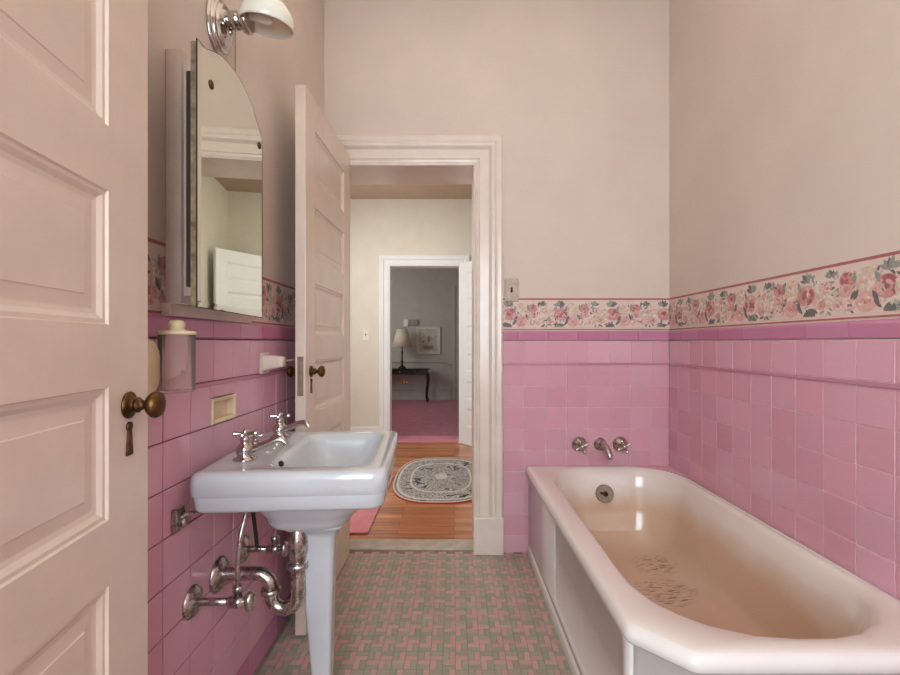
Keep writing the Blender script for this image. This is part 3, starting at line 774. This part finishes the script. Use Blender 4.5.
b = new(); tube(b, [c + Vector(p) for p in ((0, -0.015, 0), (0.002, -0.045, 0.004), (0.008, -0.085, -0.006), (0.012, -0.105, -0.03), (0.013, -0.108, -0.05))], lambda u: 0.017 - 0.002 * u, 16); obj('spout_pipe', b, 'old_chrome', r)

# ------------------------------------------------------------------ pedestal sink
SC = Vector((-0.411, 1.333, 0)); SM = Matrix.Translation(SC) @ Matrix.Rotation(math.radians(3.8), 4, 'Z')
SZ = 0.772; hx_, hy_ = 0.232, 0.265
root = thing('pedestal_sink', 'white porcelain pedestal sink with two separate chrome taps', 'sink', (SC.x, SC.y, 0))
b = new()
def SR(i, z, r): return rrect(-hx_ + i, hx_ - i, -hy_ + i, hy_ - i, (r, r, r * 0.45, r * 0.45), z, 8, 6)
def SB(x0, x1, y0, y1, r, z): return rrect(x0, x1, y0, y1, r, z, 8, 6)
loops = [SB(-0.05, 0.08, -0.07, 0.07, 0.05, 0.566), SB(-0.085, 0.105, -0.12, 0.12, 0.07, 0.574), SB(-0.105, 0.115, -0.145, 0.145, 0.07, 0.586), SB(-0.110, 0.120, -0.150, 0.150, 0.07, 0.598), SB(-0.115, 0.14, -0.165, 0.165, 0.08, 0.618), SB(-0.13, 0.175, -0.195, 0.195, 0.08, 0.652), SB(-0.138, 0.188, -0.205, 0.205, 0.07, 0.674),
         SR(0.022, 0.672, 0.030), SR(0.014, 0.676, 0.034), SR(0.008, 0.684, 0.036), SR(0.005, 0.712, 0.038), SR(0.0045, 0.714, 0.038), SR(0.0, 0.718, 0.040), SR(0.0, 0.752, 0.040), SR(0.002, 0.763, 0.040), SR(0.008, 0.770, 0.038), SR(0.018, SZ, 0.034), SR(0.030, SZ - 0.0005, 0.030),
         SB(-0.075, 0.190, -0.212, 0.212, 0.058, SZ - 0.001), SB(-0.068, 0.184, -0.206, 0.206, 0.055, SZ - 0.005), SB(-0.056, 0.176, -0.198, 0.198, 0.055, SZ - 0.025), SB(-0.040, 0.166, -0.185, 0.185, 0.06, SZ - 0.075), SB(-0.015, 0.145, -0.15, 0.15, 0.065, SZ - 0.115), SB(0.02, 0.11, -0.08, 0.08, 0.04, SZ - 0.128)]
loft(b, loops, SM, cap0=True, cap1=True)
obj('basin', b, 'porcelain', root)
b = new()
def PS(cx, wx, wy, z, cy=-0.035, ch=0.18):
    r = min(wx, wy) * ch
    return rrect(cx - wx / 2, cx + wx / 2, cy - wy / 2, cy + wy / 2, r, z, 5, 3)
loft(b, [PS(0.031, 0.055, 0.066, 0.0), PS(0.031, 0.052, 0.063, 0.02), PS(0.030, 0.054, 0.063, 0.14), PS(0.024, 0.074, 0.072, 0.32), PS(0.021, 0.092, 0.082, 0.48), PS(0.019, 0.104, 0.092, 0.535), PS(0.016, 0.130, 0.112, 0.556), PS(0.014, 0.160, 0.14, 0.566), PS(0.012, 0.175, 0.15, 0.5745), ], SM, cap0=True, cap1=True)
obj('pedestal', b, 'porcelain', root)
def sp(x, y, z): return SM @ Vector((x, y, z))
SAX = SM.to_3x3()
for ly_ in (-0.130, 0.158):
    c0 = Vector((-0.152, ly_, SZ))
    b = new(); lathe(b, [(0.030, 0.0), (0.030, 0.003), (0.024, 0.006), (0.019, 0.010), (0.022, 0.020), (0.0225, 0.028), (0.019, 0.036), (0.013, 0.042), (0.012, 0.050), (0.0145, 0.054), (0.010, 0.060), (0.007, 0.066)], SM @ c0, (0, 0, 1))
    RZ = Matrix.Rotation(0.0 if ly_ < 0 else -0.35, 3, 'Z')
    tube(b, [c0 + RZ @ Vector(p) for p in ((0.008, 0.002, 0.022), (0.035, 0.004, 0.032), (0.070, 0.007, 0.046), (0.092, 0.009, 0.048), (0.104, 0.010, 0.036))], lambda u: 0.0105 - 0.002 * u, 14, SM)
    fc = obj('tap', b, 'chrome', root)
    b = new(); cross(b, SM @ (c0 + Vector((0, 0, 0.068))), (0, 0, 1), 0.026, 0.0045, 0.2, 0.009); obj('handle', b, 'chrome', fc)
c0 = Vector((-0.178, 0.015, SZ))
b = new(); lathe(b, [(0.018, 0), (0.018, 0.003), (0.011, 0.008), (0.008, 0.018), (0.010, 0.022), (0.006, 0.028)], SM @ c0, (0, 0, 1), 20); cross(b, SM @ (c0 + Vector((0, 0, 0.032))), (0, 0, 1), 0.017, 0.0035, 0.5, 0.007); obj('drain_lift_knob', b, 'chrome', root)
b = new(); lathe(b, [(0.008, -0.002), (0.008, 0.002), (0.006, 0.0025), (0, 0.001)], sp(-0.060, -0.125, SZ - 0.015), SAX @ Vector((1, 0, 0.6)), 20, sx=1.6); obj('overflow_slot', b, 'dark_hole', root)
b = new(); lathe(b, [(0.024, 0), (0.024, 0.003), (0.016, 0.004), (0, 0.002)], sp(0.065, 0, SZ - 0.1285)); obj('drain', b, 'chrome', root)
b = new()
box(b, XL + 0.0005, XL + 0.012, 1.035, 1.075, 0.640, 0.695, 0.004); tube(b, [(XL + 0.008, 1.055, 0.668), (XL + 0.02, 1.07, 0.674), (XL + 0.03, 1.11, 0.668), (XL + 0.06, 1.13, 0.668), (XL + 0.13, 1.14, 0.669)], 0.0055, 10)
lathe(b, [(0.010, 0), (0.010, 0.012), (0, 0.013)], (XL + 0.012, 1.055, 0.66), (1, 0, 0), 12)
obj('wall_bracket', b, 'old_chrome', root)

# drain trap
r = thing('drain_trap', 'curved chrome drain trap under the sink running to the tiled wall', 'pipe', (XL, 1.245, 0.44))
b = new(); lathe(b, [(0.047, 0.0005), (0.047, 0.004), (0.042, 0.010), (0.030, 0.016), (0.022, 0.020)], (XL, 1.245, 0.440), (1, 0, 0)); obj('wall_flange', b, 'old_chrome', r)
b = new(); Yt = 1.245
P = [(XL + 0.004, Yt, 0.440), (-0.60, Yt, 0.442)]
P += [(-0.546 + 0.040 * math.sin(a), Yt, 0.402 + 0.040 * math.cos(a)) for a in [PI / 2 * k / 5 for k in range(6)]] + [(-0.506, Yt, 0.390)]
P += [(-0.469 - 0.037 * math.cos(a), Yt, 0.383 - 0.037 * math.sin(a)) for a in [PI * k / 10 for k in range(1, 11)]] + [(-0.432, Yt, 0.42), (-0.432, Yt, 0.477)]
tube(b, P, 0.0185, 18, sub=3)
obj('trap_pipe', b, 'old_chrome', r)
b = new()
lathe(b, [(0.0195, 0.0), (0.0265, 0.002), (0.0265, 0.014), (0.0195, 0.016)], (-0.506, Yt, 0.388), (0, 0, 1), 12); obj('slip_nut', b, 'old_chrome', r); b = new(); lathe(b, [(0.0195, 0), (0.0275, 0.002), (0.0275, 0.016), (0.0195, 0.018)], (-0.432, Yt, 0.457), (0, 0, 1), 12)
obj('slip_nut', b, 'old_chrome', r)
b = new(); lathe(b, [(0.0185, 0.472), (0.021, 0.482), (0.0255, 0.502), (0.027, 0.522), (0.025, 0.542), (0.020, 0.558), (0.018, 0.575)], (-0.432, Yt, 0.0)); obj('tailpiece', b, 'old_chrome', r)
# supply valves
def supply(y, z, xv, lab, path, dark):
    r = thing('supply_valve', lab, 'valve', (XL, y, z), 'supply valves under the sink')
    b = new(); lathe(b, [(0.040, 0.0005), (0.040, 0.003), (0.036, 0.008), (0.022, 0.014), (0.012, 0.016)], (XL, y, z), (1, 0, 0)); obj('wall_flange', b, 'old_chrome', r)
    b = new(); tube(b, [(XL + 0.004, y, z), (xv, y, z)], 0.0095, 14, smooth=False); obj('stub_pipe', b, 'old_chrome', r)
    b = new(); lathe(b, [(0.0105, -0.022), (0.014, -0.018), (0.014, -0.006), (0.0165, 0.0), (0.0165, 0.012), (0.012, 0.016), (0.010, 0.026)], (xv, y, z), (1, 0, 0), 10)
    lathe(b, [(0.010, 0), (0.010, 0.016), (0.013, 0.018), (0.013, 0.030), (0.008, 0.034)], (xv + 0.003, y, z + 0.008), (0, 0, 1), 8); obj('valve_body', b, 'old_chrome', r)
    b = new(); lathe(b, [(0.010, 0.024), (0.019, 0.026), (0.021, 0.032), (0.019, 0.040), (0, 0.042)], (xv, y, z), (1, 0, 0), 16, sx=0.8, sy=1.15); obj('valve_knob', b, 'old_chrome', r)
    b = new(); tube(b, path, 0.0052, 10); obj('supply_tube', b, dark, r)
supply(1.118, 0.437, -0.540, 'chrome supply valve nearest the camera with a straight riser under the sink', [(-0.537, 1.118, 0.470), (-0.538, 1.118, 0.52), (-0.535, 1.125, 0.59), (-0.531, 1.145, 0.64), (-0.531, 1.16, 0.6735)], 'old_chrome')
supply(1.390, 0.444, -0.556, 'chrome supply valve behind the drain trap', [(-0.553, 1.390, 0.476), (-0.554, 1.392, 0.53), (-0.556, 1.42, 0.61), (-0.556, 1.47, 0.6735)], 'old_chrome')
b = new(); tube(b, [(-0.6085, 1.39, 0.4545), (-0.614, 1.389, 0.51), (-0.624, 1.385, 0.60), (-0.627, 1.383, 0.64)], 0.006, 10)
lathe(b, [(0.010, 0), (0.012, 0.005), (0.012, 0.03), (0.008, 0.036)], (-0.627, 1.383, 0.634), (0, 0, 1), 10)
tagp(obj('lift_rod', b, 'rubber_dark', None, (-0.61, 1.39, 0.468)), 'thin dark rod slanting down behind the near riser tube', 'rod')

# ------------------------------------------------------------------ medicine cabinet and mirror
root = thing('medicine_cabinet', 'recessed white medicine cabinet with an arched mirror door left ajar', 'cabinet', (PL, 1.24, 1.14))
b = new()
box(b, PL + 0.0008, -0.649, 1.030, 1.445, 1.1425, 1.172, 0.002)
for y0, y1, z0, z1 in ((1.046, 1.075, 1.172, 1.765), (1.40, 1.445, 1.172, 1.765), (1.075, 1.40, 1.172, 1.215), (1.075, 1.40, 1.72, 1.765)):
    box(b, PL + 0.0008, -0.635, y0, y1, z0, z1, 0.002)
obj('face_frame', b, 'cabinet_paint', root)
b = new()
for y0, y1, z0, z1 in ((1.056, 1.070, 1.19, 1.74), (1.41, 1.426, 1.19, 1.74), (1.070, 1.41, 1.19, 1.206), (1.070, 1.41, 1.724, 1.74)):
    box(b, -0.635, -0.618, y0, y1, z0, z1, 0.001)
obj('inner_stop', b, 'cabinet_paint', root)
b = new(); box(b, PL + 0.0006, PL + 0.004, 1.07, 1.405, 1.21, 1.725); obj('cabinet_back', b, 'cabinet_shade', root)  # near-black back, the shade inside the cabinet put into its colour
# mirror door: hinged on the far side, swung out about five degrees
mh = Vector((-0.5700, 1.345, 0)); mn = Vector((-0.5350, 0.941, 0))
ux = (mn - mh).normalized(); W = (mn - mh).length; nz = Vector((0, 0, 1)); nn = ux.cross(nz)
if nn.x < 0: nn = -nn
MM = Matrix((ux, nz, nn)).transposed().to_4x4(); MM.translation = mh
def arch(i):
    z0, zs, zt_ = 1.155 + i, 1.70, 1.768 - i
    P = [(i, z0), (W - i, z0), (W - i, zs + 0.018 - i)]
    sh = [(0.90, 1.722), (0.80, 1.742), (0.70, 1.757), (0.60, 1.765), (0.50, 1.768), (0.40, 1.766), (0.30, 1.757), (0.20, 1.741), (0.10, 1.716), (0.05, 1.700)]
    P += [(min(max(W * u, i), W - i), z - i) for u, z in sh] + [(i, 1.680 - i * 0.5)]
    return P
b = new(); prism(b, [Vector((x, z, -0.017)) for x, z in arch(0.004)], (0, 0, 0.0125), MM); md = obj('mirror_door', b, 'mirror_back', root)
b = new(); box(b, 0.03, W - 0.02, 1.20, 1.66, -0.034, -0.0172, 0.001, MM); obj('gap_shade', b, 'cabinet_shade', md)  # dark board added behind the door, its colour standing for the shaded gap
b = new(); prism(b, [Vector((x, z, -0.0045)) for x, z in arch(0.0)], (0, 0, 0.0025), MM); obj('mirror_edge', b, 'dark_hole', md)
b = new()
A = arch(0.0015); Bv = arch(0.014)
loft(b, [[Vector((x, z, -0.0020)) for x, z in A], [Vector((x, z, 0.0)) for x, z in Bv]], MM, cap1=True, smooth=False); obj('mirror_glass', b, 'mirror_glass', md)
for u, z in ((0.85, 1.655), (0.085, 1.655)):
    b = new(); lathe(b, [(0.010, 0.0), (0.010, 0.002), (0.006, 0.004), (0, 0.0045)], MM @ Vector((W * u, z, 0.0)), nn, 16, sy=1.0); obj('mirror_screw', b, 'bronze', md)
for z in (1.28, 1.60):
    b = new(); lathe(b, [(0.005, 0), (0.005, 0.06)], MM @ Vector((0.004, z, -0.020)), (0, 0, 1), 10); box(b, 0.0, 0.02, z, z + 0.06, -0.034, -0.017, 0.0, MM)
    obj('hinge', b, 'nickel', root)

# ------------------------------------------------------------------ sconce
wc = Vector((PL, 1.275, 1.976))
root = thing('wall_sconce', 'chrome wall sconce with a white glass slip shade above the mirror', 'wall lamp', wc)
b = new(); lathe(b, [(0.062, 0.0005), (0.062, 0.004), (0.060, 0.008), (0.055, 0.010), (0.054, 0.010), (0.0535, 0.016), (0.051, 0.019), (0.046, 0.020), (0.0455, 0.020), (0.0445, 0.026), (0.041, 0.029), (0.036, 0.029), (0.030, 0.033), (0.018, 0.035), (0, 0.036)], wc, (1, 0, 0), 40, sx=0.95, sy=1.36); bp = obj('backplate', b, 'chrome', root)
b = new(); bmesh.ops.create_uvsphere(b, u_segments=14, v_segments=10, radius=0.008, matrix=Matrix.Translation(wc + Vector((0.034, 0.008, -0.012)))); 
for f in b.faces: f.smooth = True
obj('cap_nut', b, 'chrome', bp)
b = new(); ac = wc + Vector((0.02, 0.0, 0.018))
lathe(b, [(0.022, 0.0), (0.020, 0.012), (0.024, 0.018), (0.024, 0.042), (0.021, 0.046), (0.021, 0.050), (0.031, 0.055), (0.034, 0.062), (0.034, 0.072), (0.030, 0.075)], ac, (1, 0, -0.02)); obj('arm', b, 'chrome', root)
b = new(); bmesh.ops.create_uvsphere(b, u_segments=48, v_segments=32, radius=1.0)
scn = Vector((-0.530, 1.275, 1.988))
for v in b.verts: v.co = Vector((v.co.x * 0.074, v.co.y * 0.072, v.co.z * 0.066)) + scn
bmesh.ops.bisect_plane(b, geom=b.verts[:] + b.edges[:] + b.faces[:], plane_co=scn + Vector((0, 0, -0.010)), plane_no=Vector((-0.12, 0.16, -1)), clear_outer=True)
bmesh.ops.bisect_plane(b, geom=b.verts[:] + b.edges[:] + b.faces[:], plane_co=scn + Vector((-0.066, 0, 0)), plane_no=Vector((-1, 0, 0)), clear_outer=True)
for f in b.faces: f.smooth = True
sh = obj('glass_shade', b, 'shade_glass', root)
sm = sh.modifiers.new('thickness', 'SOLIDIFY'); sm.thickness = 0.003
b = new(); lathe(b, [(0.012, -0.055), (0.013, -0.03), (0.016, -0.012), (0.019, 0.004), (0.016, 0.018), (0.008, 0.024), (0, 0.025)], scn + Vector((-0.008, 0, 0.016)), (1, 0, -0.1)); obj('bulb', b, 'bulb_glass', root)
b = new(); cc = ac + Vector((0.032, 0.0, 0.0))
tube(b, [cc + Vector((0, 0, -0.02)), cc + Vector((0, 0, -0.07)), cc + Vector((0, 0, -0.245))], 0.0016, 8)
for z in range(24): bmesh.ops.create_icosphere(b, subdivisions=1, radius=0.0024, matrix=Matrix.Translation(cc + Vector((0, 0, -0.03 - z * 0.009))))
obj('pull_chain', b, 'nickel', root)
b = new(); lathe(b, [(0.006, 0), (0.006, 0.018), (0.003, 0.022), (0, 0.022)], ac + Vector((0.070, -0.022, 0.026)), (0, -0.4, 1), 12); obj('switch_key', b, 'bronze', root)

# ------------------------------------------------------------------ small wall fittings on the left
jc = Vector((-0.594, 0.965, 0.975))
root = thing('wall_jar', 'clear ribbed jar with a cream lid held on the pink tile below the cabinet', 'jar', jc)
b = new(); lathe(b, [(0.0, 0.0), (0.032, 0.0), (0.0345, 0.003), (0.035, 0.122), (0.033, 0.122), (0.0325, 0.005), (0.0, 0.004)], jc, n=40); obj('glass', b, 'jar_glass', root)
b = new(); lathe(b, [(0.036, 0.1225), (0.037, 0.126), (0.036, 0.130), (0.018, 0.132), (0.014, 0.134), (0.0155, 0.140), (0.0165, 0.147), (0.012, 0.153), (0, 0.155)], jc); obj('lid', b, 'cream_plastic', root)
r2 = thing('wall_dispenser', 'cream plastic holder on the tile behind the ribbed jar', 'holder', (XL, 0.905, 0.99))
b = new(); loft(b, [[Vector((XL + 0.0005 + d, 0.900 + (p.x) * k, 1.03 + (p.y) * k)) for p in rrect(-0.04, 0.04, -0.063, 0.063, 0.035, 0, 8, 3)] for d, k in ((0, 1), (0.022, 1), (0.036, 0.93), (0.043, 0.78))], cap0=True, cap1=True)
obj('body', b, 'cream_plastic', r2)
b = new(); box(b, XL + 0.0005, XL + 0.018, 0.935, 0.958, 1.0, 1.05, 0.003); obj('clip', b, 'cream_plastic', r2)

# recessed soap niche
root = thing('soap_niche', 'small cream ceramic soap niche set in the pink tile above the sink', 'soap dish', (XL, (NICHE[0] + NICHE[1]) / 2, NICHE[2]))
b = new(); y0, y1, z0, z1 = NICHE
L = [[Vector((XL + h, y, z)) for y, z in ((y0 + i, z0 + i), (y1 - i, z0 + i), (y1 - i, z1 - i), (y0 + i, z1 - i))] for i, h in ((0.001, -0.003), (0.001, 0.003), (0.004, 0.006), (0.010, 0.005), (0.013, 0.001), (0.014, -0.0175))]
loft(b, L, cap1=True, smooth=False); obj('niche', b, 'niche_ceramic', root)

# ceramic towel bar post
r = thing('towel_bar_post', 'white ceramic towel bar post on the tile left of the open door', 'towel bar', (XL, 1.53, 1.0))
b = new(); by, bz = 1.535, 1.012
box(b, XL + 0.0005, XL + 0.010, by - 0.032, by + 0.032, bz - 0.036, bz + 0.036, 0.004)
loft(b, [[Vector((XL + d, by + p.x * s, bz + p.y * s + dz)) for p in rrect(-0.026, 0.026, -0.028, 0.028, 0.008, 0, 4, 2)] for d, s, dz in ((0.009, 1, 0), (0.03, 0.85, 0.002), (0.06, 0.68, 0.004), (0.072, 0.6, 0.004))], cap1=True)
obj('post', b, 'cabinet_paint', r)
b = new(); tube(b, [(XL + 0.060, by + 0.01, bz + 0.004), (XL + 0.060, by + 0.50, bz + 0.004)], 0.006, 12, smooth=False); obj('bar', b, 'nickel', r)

# brass switch plate beside the doorway
r = thing('switch_plate', 'tarnished metal switch plate above the floral border beside the door casing', 'light switch', (0.297, PB, 1.35))
b = new(); box(b, 0.262, 0.333, PB - 0.007, PB - 0.001, 1.294, 1.412, 0.002); obj('plate', b, 'nickel', r)
b = new(); box(b, 0.2925, 0.3025, PB - 0.018, PB - 0.006, 1.342, 1.366, 0.002); obj('toggle', b, 'dark_hole', r)

# ------------------------------------------------------------------ lights
def area(name, loc, target, sx, sy, power, col):
    L = bpy.data.lights.new(name, 'AREA'); L.shape = 'RECTANGLE'; L.size = sx; L.size_y = sy; L.energy = power; L.color = col
    o = bpy.data.objects.new(name, L); COL.objects.link(o); o.location = loc
    o.rotation_euler = (Vector(target) - Vector(loc)).to_track_quat('-Z', 'Y').to_euler(); return o
area('window_daylight', ((WX0 + WX1) / 2, YF + 0.03, (WZ0 + WZ1) / 2), (0.75, 1.6, 1.15), 1.0, 1.4, 52, (0.80, 0.91, 1.0))
area('ceiling_fill', (0.22, 0.7, ZC - 0.03), (0.22, 0.7, 0), 1.5, 2.6, 9, (1.0, 0.88, 0.74))  # broad overhead fill, added to even out the light; no fixture here
area('hall_daylight', (HXL + 0.05, 3.6, 1.6), (0.4, 3.9, 0.9), 1.4, 1.6, 30, (1.0, 0.98, 0.93))
area('hall_fill', (-0.5, 3.6, HZ - 0.02), (-0.5, 3.6, 0), 0.8, 0.8, 9, (1.0, 0.95, 0.86))  # added fill under the hall ceiling, without a lamp fixture
area('far_room_daylight', (-2.55, 7.0, 1.5), (0, 7.4, 0.9), 1.6, 1.6, 42, (0.95, 0.98, 1.0))
W = bpy.data.worlds.new('World'); sc.world = W; W.use_nodes = True
W.node_tree.nodes['Background'].inputs[0].default_value = (0.85, 0.92, 1.0, 1); W.node_tree.nodes['Background'].inputs[1].default_value = 1.0

# ------------------------------------------------------------------ camera
cam = bpy.data.cameras.new('Camera'); cam.lens = 18.0; cam.sensor_width = 36.0; cam.sensor_fit = 'HORIZONTAL'
cam.shift_x = -4.0 / 900; cam.shift_y = 5.5 / 900; cam.clip_start = 0.02
co = bpy.data.objects.new('Camera', cam); COL.objects.link(co); co.location = (0, 0, 1.08); co.rotation_euler = (PI / 2, 0, 0)
sc.camera = co
sc.view_settings.view_transform = 'Standard'; sc.view_settings.look = 'None'; sc.view_settings.gamma = 1.0
sc.view_settings.use_curve_mapping = False; sc.view_settings.exposure = 0.05
